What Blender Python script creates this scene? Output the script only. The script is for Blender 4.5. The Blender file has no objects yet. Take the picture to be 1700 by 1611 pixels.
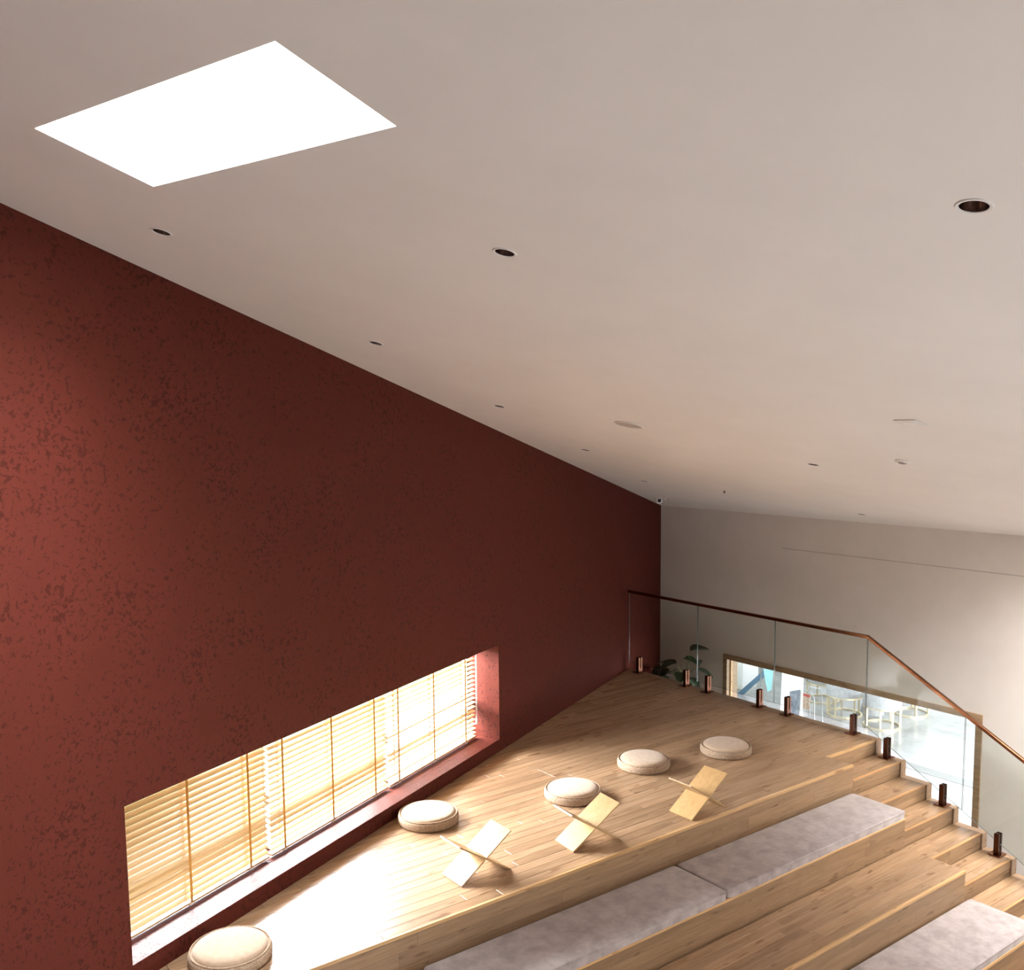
import bpy, bmesh, math, random
from mathutils import Vector, Matrix
from mathutils.geometry import tessellate_polygon
random.seed(7)
S = bpy.context.scene
COL = S.collection
PI = math.pi

# ------------------------------------------------------------------ camera
CAM = Vector((-8.4701, -5.5236, 3.5333))
YAW, PITCH, ROLL, FPX, CY = 0.6407, -0.1023, -0.0099, 1570.07, 869.58
_f = Vector((math.cos(PITCH)*math.sin(YAW), math.cos(PITCH)*math.cos(YAW), math.sin(PITCH)))
_r = Vector((math.cos(YAW), -math.sin(YAW), 0)); _u = _r.cross(_f)
_r2 = _r*math.cos(ROLL) + _u*math.sin(ROLL); _u2 = -_r*math.sin(ROLL) + _u*math.cos(ROLL)
cd = bpy.data.cameras.new('camera'); cam = bpy.data.objects.new('camera', cd); COL.objects.link(cam)
cam.matrix_world = Matrix(((_r2.x, _u2.x, -_f.x, CAM.x), (_r2.y, _u2.y, -_f.y, CAM.y), (_r2.z, _u2.z, -_f.z, CAM.z), (0, 0, 0, 1)))
cd.sensor_fit = 'HORIZONTAL'; cd.sensor_width = 36; cd.lens = FPX/1700*36
cd.shift_y = (CY - 805.5)/1700
cd.clip_start = 0.05; cd.clip_end = 200
S.camera = cam

# ------------------------------------------------------------------ world and light
S.view_settings.view_transform = 'Standard'; S.view_settings.look = 'None'
S.view_settings.gamma = 1; S.view_settings.use_curve_mapping = False
S.view_settings.exposure = -0.06
W = bpy.data.worlds.new('sky'); S.world = W; W.use_nodes = True
bg = W.node_tree.nodes['Background']; bg.inputs[0].default_value = (0.93, 0.96, 1.0, 1); bg.inputs[1].default_value = 11.0

WA, WB = -8.1107, 1.1272                                   # the red wall: origin and heading
dW = Vector((math.sin(WB), math.cos(WB), 0)); nW = Vector((dW.y, -dW.x, 0)); oW = Vector((WA, 0, 0))
def RW(s, off, z):
    """point at s along the red wall, off outward behind its face, at height z"""
    p = oW + dW*s - nW*off
    return Vector((p.x, p.y, z))
def CZ(x): return 2.843 - 0.253*x                          # sloping ceiling

def area(name, loc, direction, sx, sy, power, col=(1, 1, 1), up=(0, 0, 1)):
    l = bpy.data.lights.new(name, 'AREA'); l.shape = 'RECTANGLE'; l.size = sx; l.size_y = sy
    l.energy = power; l.color = col
    o = bpy.data.objects.new(name, l); COL.objects.link(o)
    d = Vector(direction).normalized(); z = -d; x = Vector(up).cross(z).normalized(); y = z.cross(x)
    o.matrix_world = Matrix(((x.x, y.x, z.x, loc[0]), (x.y, y.y, z.y, loc[1]), (x.z, y.z, z.z, loc[2]), (0, 0, 0, 1)))
    return o
# daylight in the openings, then added lamps for ceiling and lower room
area('daylight_skylight', (-7.19, -1.87, CZ(-7.19)+0.72), (0, 0, -1), 0.62, 1.7, 680, (0.96, 0.98, 1.0), up=(0, 1, 0))
wl = RW(4.5, 2.3, 1.85)
area('daylight_left_window', wl, (nW.x, nW.y, -0.6), 3.9, 1.3, 2900, (0.97, 0.98, 1.0))
area('daylight_second_skylight', (1.35, -2.45, CZ(1.35)+0.72), (0, 0, -1), 0.7, 1.7, 600, (1.0, 0.975, 0.945), up=(0, 1, 0))
area('ceiling_uplight', (-4.6, -8.3, -1.0), (-.1, .6, .8), 5.0, 0.6, 205, (1.0, 0.98, 0.96))  # added uplight inside the unseen right window, tilted up to brighten the ceiling
area('fill_lower_room', (8.9, 3.5, -0.2), (-1, 0, -0.25), 8.0, 2.0, 120, (0.97, 0.98, 1.0))  # added lamp inside the lower room, whose end wall has no window
area('fill_lower_side', (5.6, -2.05, -0.5), (0, 1, -0.35), 5.5, 1.8, 740, (0.97, 0.98, 1.0))  # added lamp kept out of view, burns out the near part of that floor

# ------------------------------------------------------------------ materials
def mat(name, color, rough=0.5, metal=0.0, spec=0.5):
    m = bpy.data.materials.new(name); m.use_nodes = True
    b = m.node_tree.nodes['Principled BSDF']
    b.inputs['Base Color'].default_value = (*color, 1); b.inputs['Roughness'].default_value = rough
    b.inputs['Metallic'].default_value = metal; b.inputs['Specular IOR Level'].default_value = spec
    return m
def N(m, t, **kw):
    n = m.node_tree.nodes.new(t)
    for k, v in kw.items():
        if k in n.inputs: n.inputs[k].default_value = v
        else: setattr(n, k, v)
    return n
def L(m, a, b): m.node_tree.links.new(a, b)
def P_(m): return m.node_tree.nodes['Principled BSDF']
def ramp(m, fac, stops):
    n = N(m, 'ShaderNodeValToRGB'); e = n.color_ramp.elements
    while len(e) < len(stops): e.new(0.5)
    for i, (p, c) in enumerate(stops): e[i].position = p; e[i].color = (*c, 1)
    L(m, fac, n.inputs[0]); return n
def mapped(m, scale):
    tc = N(m, 'ShaderNodeTexCoord'); mp = N(m, 'ShaderNodeMapping'); mp.inputs['Scale'].default_value = scale
    L(m, tc.outputs['Object'], mp.inputs[0]); return mp
def bump(m, h, strength, dist=0.01):
    b = N(m, 'ShaderNodeBump'); b.inputs['Strength'].default_value = strength; b.inputs['Distance'].default_value = dist
    L(m, h, b.inputs['Height']); L(m, b.outputs[0], P_(m).inputs['Normal'])
def mix(m, fac, a, b, mode='MIX'):
    n = N(m, 'ShaderNodeMix'); n.data_type = 'RGBA'; n.blend_type = mode
    for s, v in ((n.inputs[0], fac), (n.inputs[6], a), (n.inputs[7], b)):
        if hasattr(v, 'is_linked'): L(m, v, s)
        elif isinstance(v, (tuple, list)): s.default_value = (*v, 1)
        else: s.default_value = v
    return n.outputs[2]

def red_plaster():
    m = mat('red_plaster', (0.27, 0.062, 0.045), 0.62, spec=0.12)
    mp = mapped(m, (1, 1, 1))
    big = N(m, 'ShaderNodeTexNoise', Scale=2.2, Detail=4.0); L(m, mp.outputs[0], big.inputs[0])
    fl = N(m, 'ShaderNodeTexNoise', Scale=34.0, Detail=3.0, Roughness=0.6, Distortion=0.7); L(m, mp.outputs[0], fl.inputs[0])
    add = N(m, 'ShaderNodeMath', operation='MULTIPLY_ADD'); L(m, big.outputs[0], add.inputs[0]); add.inputs[1].default_value = 0.28; L(m, fl.outputs[0], add.inputs[2])
    k = ramp(m, add.outputs[0], [(0.69, (0, 0, 0)), (0.76, (1, 1, 1))])
    fine = N(m, 'ShaderNodeTexNoise', Scale=160.0, Detail=2.0); L(m, mp.outputs[0], fine.inputs[0])
    base = mix(m, big.outputs[0], (0.083, 0.0162, 0.0098), (0.105, 0.0215, 0.0138))
    c = mix(m, k.outputs[0], base, (0.058, 0.0115, 0.0072))
    L(m, c, P_(m).inputs['Base Color'])
    s = N(m, 'ShaderNodeMath', operation='SUBTRACT'); L(m, fine.outputs[0], s.inputs[0]); L(m, k.outputs[0], s.inputs[1])
    bump(m, s.outputs[0], 0.35, 0.004)
    return m
def oak(name, a, b, c, rough=0.34, axis='X', spec=0.5, knots=0.62):
    m = mat(name, b, rough, spec=spec)
    tc = N(m, 'ShaderNodeTexCoord'); oi = N(m, 'ShaderNodeObjectInfo')
    v = N(m, 'ShaderNodeCombineXYZ'); mul = N(m, 'ShaderNodeMath', operation='MULTIPLY'); L(m, oi.outputs['Random'], mul.inputs[0]); mul.inputs[1].default_value = 37.0
    for i in range(3): L(m, mul.outputs[0], v.inputs[i])
    ad = N(m, 'ShaderNodeVectorMath', operation='ADD'); L(m, tc.outputs['Object'], ad.inputs[0]); L(m, v.outputs[0], ad.inputs[1])
    def scaled(x, y):
        mp = N(m, 'ShaderNodeMapping'); mp.inputs['Scale'].default_value = (x, y, y) if axis == 'X' else (y, x, y)
        L(m, ad.outputs[0], mp.inputs[0]); return mp.outputs[0]
    g = N(m, 'ShaderNodeTexNoise', Scale=1.0, Detail=5.0, Roughness=0.65, Distortion=0.4); L(m, scaled(2.2, 26), g.inputs[0])
    st = N(m, 'ShaderNodeTexNoise', Scale=1.0, Detail=2.0); L(m, scaled(3.0, 130), st.inputs[0])
    kn = N(m, 'ShaderNodeTexNoise', Scale=1.0, Detail=1.0); L(m, scaled(4.5, 16), kn.inputs[0])
    r1 = ramp(m, g.outputs[0], [(0.25, a), (0.5, b), (0.78, c)])
    r2 = ramp(m, st.outputs[0], [(0.3, (0.86, 0.84, 0.82)), (0.65, (1, 1, 1))])
    r3 = ramp(m, kn.outputs[0], [(0.25, (knots, knots*.88, knots*.8)), (0.34, (1, 1, 1))])
    rt = ramp(m, oi.outputs['Random'], [(0.0, (0.84, 0.82, 0.79)), (0.5, (1, 1, 1)), (1.0, (1.12, 1.10, 1.07))])
    x = mix(m, 1.0, r1.outputs[0], r2.outputs[0], 'MULTIPLY'); x = mix(m, 1.0, x, r3.outputs[0], 'MULTIPLY'); x = mix(m, 1.0, x, rt.outputs[0], 'MULTIPLY')
    L(m, x, P_(m).inputs['Base Color'])
    bump(m, g.outputs[0], 0.06, 0.004)
    return m
def noisy(name, c1, c2, scale, rough, bscale=0, bstr=0.3, lo=0.35, hi=0.65, sheen=0.0, spec=0.3):
    m = mat(name, c1, rough, spec=spec)
    mp = mapped(m, (1, 1, 1)); n = N(m, 'ShaderNodeTexNoise', Scale=scale, Detail=4.0, Roughness=0.6); L(m, mp.outputs[0], n.inputs[0])
    r = ramp(m, n.outputs[0], [(lo, c1), (hi, c2)]); L(m, r.outputs[0], P_(m).inputs['Base Color'])
    if bscale:
        n2 = N(m, 'ShaderNodeTexNoise', Scale=bscale, Detail=3.0); L(m, mp.outputs[0], n2.inputs[0]); bump(m, n2.outputs[0], bstr, 0.004)
    if sheen: P_(m).inputs['Sheen Weight'].default_value = sheen
    return m
def glass_mat(name, tint, base=0.02, edge=1.0):
    m = bpy.data.materials.new(name); m.use_nodes = True; nt = m.node_tree; nt.nodes.clear()
    o = nt.nodes.new('ShaderNodeOutputMaterial'); t = nt.nodes.new('ShaderNodeBsdfTransparent'); t.inputs[0].default_value = (*tint, 1)
    g = nt.nodes.new('ShaderNodeBsdfGlossy'); g.inputs['Roughness'].default_value = 0.0
    lw = nt.nodes.new('ShaderNodeLayerWeight'); lw.inputs[0].default_value = 0.5
    pw = nt.nodes.new('ShaderNodeMath'); pw.operation = 'POWER'; nt.links.new(lw.outputs['Facing'], pw.inputs[0]); pw.inputs[1].default_value = 4.0
    fr = nt.nodes.new('ShaderNodeMath'); fr.operation = 'MULTIPLY_ADD'; nt.links.new(pw.outputs[0], fr.inputs[0]); fr.inputs[1].default_value = 0.85; fr.inputs[2].default_value = 0.04
    mx = nt.nodes.new('ShaderNodeMixShader')
    nt.links.new(fr.outputs[0], mx.inputs[0]); nt.links.new(t.outputs[0], mx.inputs[1]); nt.links.new(g.outputs[0], mx.inputs[2]); nt.links.new(mx.outputs[0], o.inputs[0])
    return m
def blind_mat():
    m = bpy.data.materials.new('honey_slat'); m.use_nodes = True; nt = m.node_tree; nt.nodes.clear()
    o = nt.nodes.new('ShaderNodeOutputMaterial'); d = nt.nodes.new('ShaderNodeBsdfPrincipled'); t = nt.nodes.new('ShaderNodeBsdfTranslucent')
    d.inputs['Base Color'].default_value = (0.66, 0.47, 0.25, 1); d.inputs['Roughness'].default_value = 0.4
    t.inputs[0].default_value = (0.86, 0.70, 0.45, 1)
    mx = nt.nodes.new('ShaderNodeMixShader'); mx.inputs[0].default_value = 0.25
    nt.links.new(d.outputs[0], mx.inputs[1]); nt.links.new(t.outputs[0], mx.inputs[2]); nt.links.new(mx.outputs[0], o.inputs[0])
    return m

M = {}
M['red'] = red_plaster()
M['red_gloss'] = M['red'].copy(); P_(M['red_gloss']).inputs['Roughness'].default_value = 0.5; P_(M['red_gloss']).inputs['Specular IOR Level'].default_value = 0.17
M['ceiling'] = noisy('ceiling_paint', (0.80, 0.755, 0.72), (0.83, 0.785, 0.75), 1.5, 0.85, 90, 0.05)
M['wall'] = noisy('wall_paint', (0.72, 0.665, 0.62), (0.76, 0.705, 0.66), 2.0, 0.85, 90, 0.05)
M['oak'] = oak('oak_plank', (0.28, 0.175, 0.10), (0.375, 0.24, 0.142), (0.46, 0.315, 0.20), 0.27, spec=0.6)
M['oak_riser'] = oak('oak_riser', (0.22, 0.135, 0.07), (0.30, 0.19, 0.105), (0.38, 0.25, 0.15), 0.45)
M['nosing'] = oak('oak_nosing', (0.50, 0.29, 0.12), (0.60, 0.37, 0.17), (0.68, 0.44, 0.22), 0.4)
M['nosing_dark'] = oak('oak_nosing_dark', (0.40, 0.215, 0.09), (0.48, 0.27, 0.12), (0.56, 0.33, 0.16), 0.4)
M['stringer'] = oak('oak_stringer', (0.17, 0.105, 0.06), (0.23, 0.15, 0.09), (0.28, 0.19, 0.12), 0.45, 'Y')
M['frame'] = oak('oak_frame', (0.22, 0.145, 0.08), (0.32, 0.21, 0.12), (0.40, 0.28, 0.17), 0.5, 'Y')
M['copper'] = mat('copper', (0.26, 0.105, 0.05), 0.2, 1.0)
M['bronze'] = mat('dark_bronze', (0.085, 0.036, 0.022), 0.3, 1.0)
M['glass'] = glass_mat('rail_glass', (0.93, 0.96, 0.945))
M['pane'] = glass_mat('window_pane', (0.97, 0.98, 0.98))
M['glass_edge'] = mat('glass_edge', (0.10, 0.13, 0.12), 0.15)
M['velvet'] = noisy('mauve_velvet', (0.33, 0.28, 0.27), (0.47, 0.415, 0.405), 9.0, 0.9, 240, 0.25, sheen=0.35)
M['pad'] = noisy('cream_pad', (0.42, 0.305, 0.21), (0.48, 0.35, 0.245), 30.0, 0.95, 300, 0.2, sheen=0.2)
M['boucle'] = noisy('boucle_ring', (0.25, 0.165, 0.105), (0.44, 0.325, 0.23), 70.0, 0.95, 120, 0.8, 0.3, 0.6)
M['birch'] = oak('birch_ply', (0.44, 0.27, 0.115), (0.49, 0.31, 0.14), (0.54, 0.36, 0.175), 0.4, 'Y', knots=1.0)
M['slat'] = blind_mat()
M['tape'] = mat('amber_tape', (0.55, 0.26, 0.05), 0.8)
M['white'] = mat('white_plastic', (0.78, 0.76, 0.74), 0.4)
M['white_metal'] = mat('white_metal', (0.74, 0.71, 0.68), 0.45)
M['dark'] = mat('black', (0.012, 0.011, 0.011), 0.4)
M['reflector'] = mat('smoked_reflector', (0.42, 0.35, 0.33), 0.16, 1.0)
M['leaf'] = noisy('leaf', (0.012, 0.028, 0.011), (0.024, 0.048, 0.018), 14.0, 0.35, spec=0.5)
M['leaf_pale'] = noisy('pale_leaf', (0.045, 0.07, 0.045), (0.08, 0.115, 0.075), 14.0, 0.4, spec=0.5)
M['stem'] = mat('stem', (0.16, 0.18, 0.07), 0.5)
M['pot'] = mat('pot', (0.55, 0.52, 0.48), 0.5)
M['tile'] = noisy('grey_tile', (0.34, 0.345, 0.35), (0.44, 0.445, 0.45), 3.0, 0.22, spec=0.5)
M['tile_dark'] = mat('dark_tile', (0.22, 0.225, 0.23), 0.3)
M['white_wall'] = mat('white_wall', (0.82, 0.83, 0.84), 0.8)
M['brass'] = mat('champagne_metal', (0.75, 0.66, 0.48), 0.35, 0.6)
M['grey_fabric'] = noisy('grey_fabric', (0.40, 0.41, 0.43), (0.50, 0.51, 0.53), 20.0, 0.9, 200, 0.2)
M['blue'] = mat('blue_rail', (0.10, 0.20, 0.32), 0.4)
M['aqua'] = mat('aqua_glass', (0.35, 0.68, 0.72), 0.3)
M['slate'] = noisy('slate_print', (0.12, 0.15, 0.20), (0.30, 0.34, 0.40), 14.0, 0.5)
M['poster'] = mat('poster', (0.85, 0.86, 0.87), 0.5)
M['red_print'] = mat('red_print', (0.45, 0.06, 0.05), 0.5)
M['mag'] = noisy('magazine_print', (0.45, 0.25, 0.15), (0.62, 0.55, 0.48), 30.0, 0.5)
M['steel'] = mat('steel', (0.55, 0.57, 0.58), 0.25, 1.0)
M['concrete'] = noisy('terrace_concrete', (0.55, 0.54, 0.52), (0.62, 0.61, 0.59), 3.0, 0.9)
M['lawn'] = noisy('lawn', (0.10, 0.13, 0.05), (0.17, 0.20, 0.09), 6.0, 0.9)
M['grille'] = mat('grille_mesh', (0.50, 0.43, 0.39), 0.7)
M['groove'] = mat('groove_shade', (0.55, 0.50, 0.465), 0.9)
M['soil'] = mat('soil', (0.04, 0.03, 0.02), 0.9)
M['alu'] = mat('grey_aluminium', (0.30, 0.29, 0.28), 0.4, 0.3)

# ------------------------------------------------------------------ mesh helpers
class MB:
    def __init__(s): s.v = []; s.f = []
    def add(s, vs, fs):
        b = len(s.v); s.v += [tuple(v) for v in vs]; s.f += [tuple(i+b for i in f) for f in fs]; return s
    def box(s, lo, hi, c=0.0):
        (a, b, d), (e, f, g) = lo, hi
        if c <= 0:
            return s.add([(a,b,d),(e,b,d),(e,f,d),(a,f,d),(a,b,g),(e,b,g),(e,f,g),(a,f,g)],
                         [(0,3,2,1),(4,5,6,7),(0,1,5,4),(1,2,6,5),(2,3,7,6),(3,0,4,7)])
        def ring(i, z): return [(a+i,b+i,z),(e-i,b+i,z),(e-i,f-i,z),(a+i,f-i,z)]
        v = ring(c, d)+ring(0, d+c)+ring(0, g-c)+ring(c, g)
        fs = [(3,2,1,0),(12,13,14,15)]
        for k in range(3):
            for i in range(4): j = (i+1) % 4; fs.append((k*4+i, k*4+j, k*4+4+j, k*4+4+i))
        return s.add(v, fs)
    def prism(s, poly, z0, z1, c=0.0):
        """vertical prism over a counter-clockwise polygon, chamfered top edge"""
        n = len(poly)
        if c > 0:
            cx = sum(p[0] for p in poly)/n; cy = sum(p[1] for p in poly)/n
            def ins(p):
                dx, dy = cx-p[0], cy-p[1]; return (p[0]+math.copysign(min(c, abs(dx)*.5), dx), p[1]+math.copysign(min(c, abs(dy)*.5), dy))
            top = [ins(p) for p in poly]
            v = [(x, y, z0) for x, y in poly]+[(x, y, z1-c) for x, y in poly]+[(x, y, z1) for x, y in top]
            fs = [tuple(range(n-1, -1, -1)), tuple(range(2*n, 3*n))]
            for k in range(2):
                for i in range(n): j = (i+1) % n; fs.append((k*n+i, k*n+j, k*n+n+j, k*n+n+i))
            return s.add(v, fs)
        v = [(x, y, z0) for x, y in poly]+[(x, y, z1) for x, y in poly]
        fs = [tuple(range(n-1, -1, -1)), tuple(range(n, 2*n))]
        for i in range(n): j = (i+1) % n; fs.append((i, j, n+j, n+i))
        return s.add(v, fs)
    def lathe(s, prof, n=32, close=True):
        """profile of (radius, z); poles where the radius is 0"""
        rings = []
        for r, z in prof:
            if r < 1e-6: rings.append([len(s.v)]); s.v.append((0, 0, z))
            else:
                rings.append(list(range(len(s.v), len(s.v)+n)))
                s.v += [(r*math.cos(2*PI*i/n), r*math.sin(2*PI*i/n), z) for i in range(n)]
        for a, b in zip(rings, rings[1:]):
            for i in range(n):
                j = (i+1) % n
                if len(a) == 1 and len(b) == 1: continue
                if len(a) == 1: s.f.append((a[0], b[j], b[i]))
                elif len(b) == 1: s.f.append((a[i], a[j], b[0]))
                else: s.f.append((a[i], a[j], b[j], b[i]))
        return s
    def tube(s, pts, r, n=8, caps=True):
        pts = [Vector(p) for p in pts]; base = len(s.v); up = Vector((0, 0, 1))
        for k, p in enumerate(pts):
            d = (pts[min(k+1, len(pts)-1)]-pts[max(k-1, 0)]).normalized()
            x = d.cross(up if abs(d.z) < .95 else Vector((1, 0, 0))).normalized(); y = d.cross(x)
            rr = r[k] if isinstance(r, (list, tuple)) else r
            s.v += [tuple(p+x*rr*math.cos(2*PI*i/n)+y*rr*math.sin(2*PI*i/n)) for i in range(n)]
        for k in range(len(pts)-1):
            for i in range(n): j = (i+1) % n; s.f.append((base+k*n+i, base+k*n+j, base+k*n+n+j, base+k*n+n+i))
        if caps:
            s.f.append(tuple(base+i for i in range(n-1, -1, -1))); s.f.append(tuple(base+(len(pts)-1)*n+i for i in range(n)))
        return s
    def xf(s, mtx): s.v = [tuple(mtx @ Vector(v)) for v in s.v]; return s
    def mesh(s, name, m, smooth=False):
        me = bpy.data.meshes.new(name); me.from_pydata(s.v, [], s.f); me.validate()
        bm = bmesh.new(); bm.from_mesh(me); bmesh.ops.recalc_face_normals(bm, faces=bm.faces); bm.to_mesh(me); bm.free()
        if m: me.materials.append(m)
        if smooth:
            for p in me.polygons: p.use_smooth = True
        return me
    def build(s, name, m, parent=None, loc=None, smooth=False, **tags):
        o = bpy.data.objects.new(name, s.mesh(name, m, smooth)); COL.objects.link(o)
        if parent: o.parent = parent
        if loc is not None: o.location = loc
        for k, v in tags.items(): o[k] = v
        return o
def empty(name, loc, label, cat, group=None, rz=0.0):
    o = bpy.data.objects.new(name, None); COL.objects.link(o); o.location = loc; o.rotation_euler = (0, 0, rz); o.empty_display_size = .1
    o['label'] = label; o['category'] = cat
    if group: o['group'] = group
    return o
def copy_tree(o, parent=None):
    c = o.copy(); COL.objects.link(c); c.parent = parent
    for ch in list(o.children): copy_tree(ch, c)
    return c
def smooth_by_angle(o, deg=40):
    me = o.data
    for p in me.polygons: p.use_smooth = True
    bm = bmesh.new(); bm.from_mesh(me)
    for e in bm.edges:
        if len(e.link_faces) == 2 and e.calc_face_angle(0) > math.radians(deg): e.smooth = False
    bm.to_mesh(me); bm.free(); return o
def hole_face(mb, outer, holes):
    """planar polygon with holes, given as 3-D point loops"""
    loops = [[Vector(p) for p in outer]]+[[Vector(p) for p in h] for h in holes]
    flat = [p for l in loops for p in l]
    mb.add(flat, tessellate_polygon(loops))
def struct(o): o['kind'] = 'structure'; return o

# ------------------------------------------------------------------ dimensions
R, T, WST = 0.165, 0.305, 0.916          # riser, tread, width of the stair
XW = 2.226                                # far wall
ZL = -1.98                                # lower floor
SL, SR, ZS, ZT = 1.2128, 6.1052, 0.1308, 1.1862   # window opening in the red wall
WT = 0.45                                 # thickness of the red wall

# ------------------------------------------------------------------ red wall
mb = MB(); s0, s1 = -7.5, 11.45
def rtop(s): return CZ(RW(s, 0, 0).x)
outer = [RW(s0, 0, ZL), RW(s1, 0, ZL), RW(s1, 0, rtop(s1)), RW(s0, 0, rtop(s0))]
hole = [RW(SL, 0, ZS), RW(SR, 0, ZS), RW(SR, 0, ZT), RW(SL, 0, ZT)]
hole_face(mb, outer, [hole])
mb.v = [tuple(v) for v in mb.v]
back = [RW(s0, WT, ZL), RW(s1, WT, ZL), RW(s1, WT, rtop(s1)+.5), RW(s0, WT, rtop(s0)+.5)]
hole_face(mb, back, [[RW(SL, WT, ZS), RW(SR, WT, ZS), RW(SR, WT, ZT), RW(SL, WT, ZT)]])
for a, b in (((SL, ZS), (SR, ZS)), ((SR, ZS), (SR, ZT)), ((SR, ZT), (SL, ZT)), ((SL, ZT), (SL, ZS))):
    mb.add([RW(a[0], 0, a[1]), RW(b[0], 0, b[1]), RW(b[0], WT, b[1]), RW(a[0], WT, a[1])], [(0, 1, 2, 3)])
struct(mb.build('wall_left', M['red']))

# ------------------------------------------------------------------ ceiling with the skylight shaft
SKY = [(-7.619, -1.132), (-7.106, -0.978), (-6.774, -2.611), (-7.263, -2.75)]
def onC(x, y, d=0.0): return Vector((x, y, CZ(x)+d))
SKY2 = [(1.0, -1.6), (1.7, -1.6), (1.7, -3.3), (1.0, -3.3)]
DL = [(-6.867, -0.284), (-5.849, -1.973), (-5.432, -3.926), (-5.124, 0.578), (-3.448, 1.383), (-1.703, 2.211), (-1.298, -0.387), (1.527, 0.95), (0.07, 3.10), (1.51, 4.099)]
RH = 0.046
tilt = math.atan(0.253)                   # the ceiling falls towards +x
Cm = Matrix.Rotation(tilt, 4, 'Y')
def circ(x, y, r, n=20):
    c = onC(x, y)
    return [c + Cm @ Vector((r*math.cos(2*PI*i/n), r*math.sin(2*PI*i/n), 0)) for i in range(n)]
XB, YR = -14.0, -8.5                     # back and right ends of the hall
mb = MB()
a0, a1 = RW(s0, 0.02, 0), RW(11.52, 0.02, 0)
outer = [onC(a0.x, a0.y), onC(XB, a0.y), onC(XB, YR), onC(XW+.05, YR), onC(XW+.05, a1.y), onC(a1.x, a1.y)]
hole_face(mb, outer, [[onC(*p) for p in SKY], [onC(*p) for p in SKY2]]+[circ(x, y, RH) for x, y in DL])
D = 0.75                                  # shaft up to the roof glass
for p, q in [(k[i], k[(i+1) % 4]) for k in (SKY, SKY2) for i in range(4)]:
    mb.add([onC(*p), onC(*q), onC(q[0], q[1], D), onC(p[0], p[1], D)], [(0, 1, 2, 3)])
roof_outer = [v+Vector((0, 0, D)) for v in outer]
hole_face(mb, roof_outer, [[onC(p[0], p[1], D) for p in k] for k in (SKY, SKY2)])
struct(mb.build('ceiling', M['ceiling']))
mb = MB(); mb.add([onC(p[0], p[1], D+.02) for p in SKY], [(0, 1, 2, 3)])
struct(mb.build('window_3', M['pane']))
struct(MB().add([onC(p[0], p[1], D+.02) for p in SKY2], [(0, 1, 2, 3)]).build('window_5', M['pane']))

# ------------------------------------------------------------------ far wall with the low opening
WY0, WY1, WZ0, WZ1 = -0.165, 3.535, ZL, 0.09
mb = MB()
for x in (XW, XW+.2):
    hole_face(mb, [(x, YR, ZL), (x, 6.0, ZL), (x, 6.0, CZ(x)+.3), (x, YR, CZ(x)+.3)],
              [[(x, WY0, WZ0+.001), (x, WY1, WZ0+.001), (x, WY1, WZ1), (x, WY0, WZ1)]])
wf = struct(mb.build('wall_far', M['wall']))
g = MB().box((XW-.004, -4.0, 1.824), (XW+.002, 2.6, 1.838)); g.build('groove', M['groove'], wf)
fr = 0.075
w2 = MB().box((XW-.02, WY0-fr, WZ1), (XW+.22, WY1+fr, WZ1+fr), .003).build('window_2', M['frame']); struct(w2)
MB().box((XW-.02, WY1, WZ0), (XW+.22, WY1+fr, WZ1), .003).build('jamb', M['frame'], w2)
MB().box((XW-.02, WY0-fr, WZ0), (XW+.22, WY0, WZ1), .003).build('jamb', M['frame'], w2)
MB().box((XW+.05, WY1-.02, WZ0), (XW+.09, WY1, WZ1)).build('stop_bead', M['nosing'], w2)

# other walls of the hall, out of frame
struct(MB().box((XB-.2, YR, ZL), (XB, 3, 7)).build('wall_back', M['wall']))
mb = MB()
gx0, gx1, gz0, gz1 = -7.2, -2.0, -1.35, -0.65
for y in (YR, YR-.2):
    hole_face(mb, [(XB, y, ZL), (XW+.2, y, ZL), (XW+.2, y, CZ(XW)+.3), (XB, y, CZ(XB)+.3)], [[(gx0, y, gz0), (gx1, y, gz0), (gx1, y, gz1), (gx0, y, gz1)]])
struct(mb.build('wall_right', M['wall']))
w4 = struct(MB().box((gx0, YR-.15, gz0-.02), (gx1, YR-.05, gz0+.05)).build('window_4', M['alu']))
for k in range(5):
    x = gx0+(gx1-gx0)*k/4; MB().box((x-.03, YR-.15, gz0), (x+.03, YR-.05, gz1)).build('mullion', M['alu'], w4)
MB().box((gx0, YR-.10, gz0), (gx1, YR-.09, gz1)).build('pane', M['pane'], w4)
fl = MB().box((XB, YR, ZL-.2), (XW+.2, 6.5, ZL)).build('floor_lower', M['tile']); struct(fl)

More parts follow.
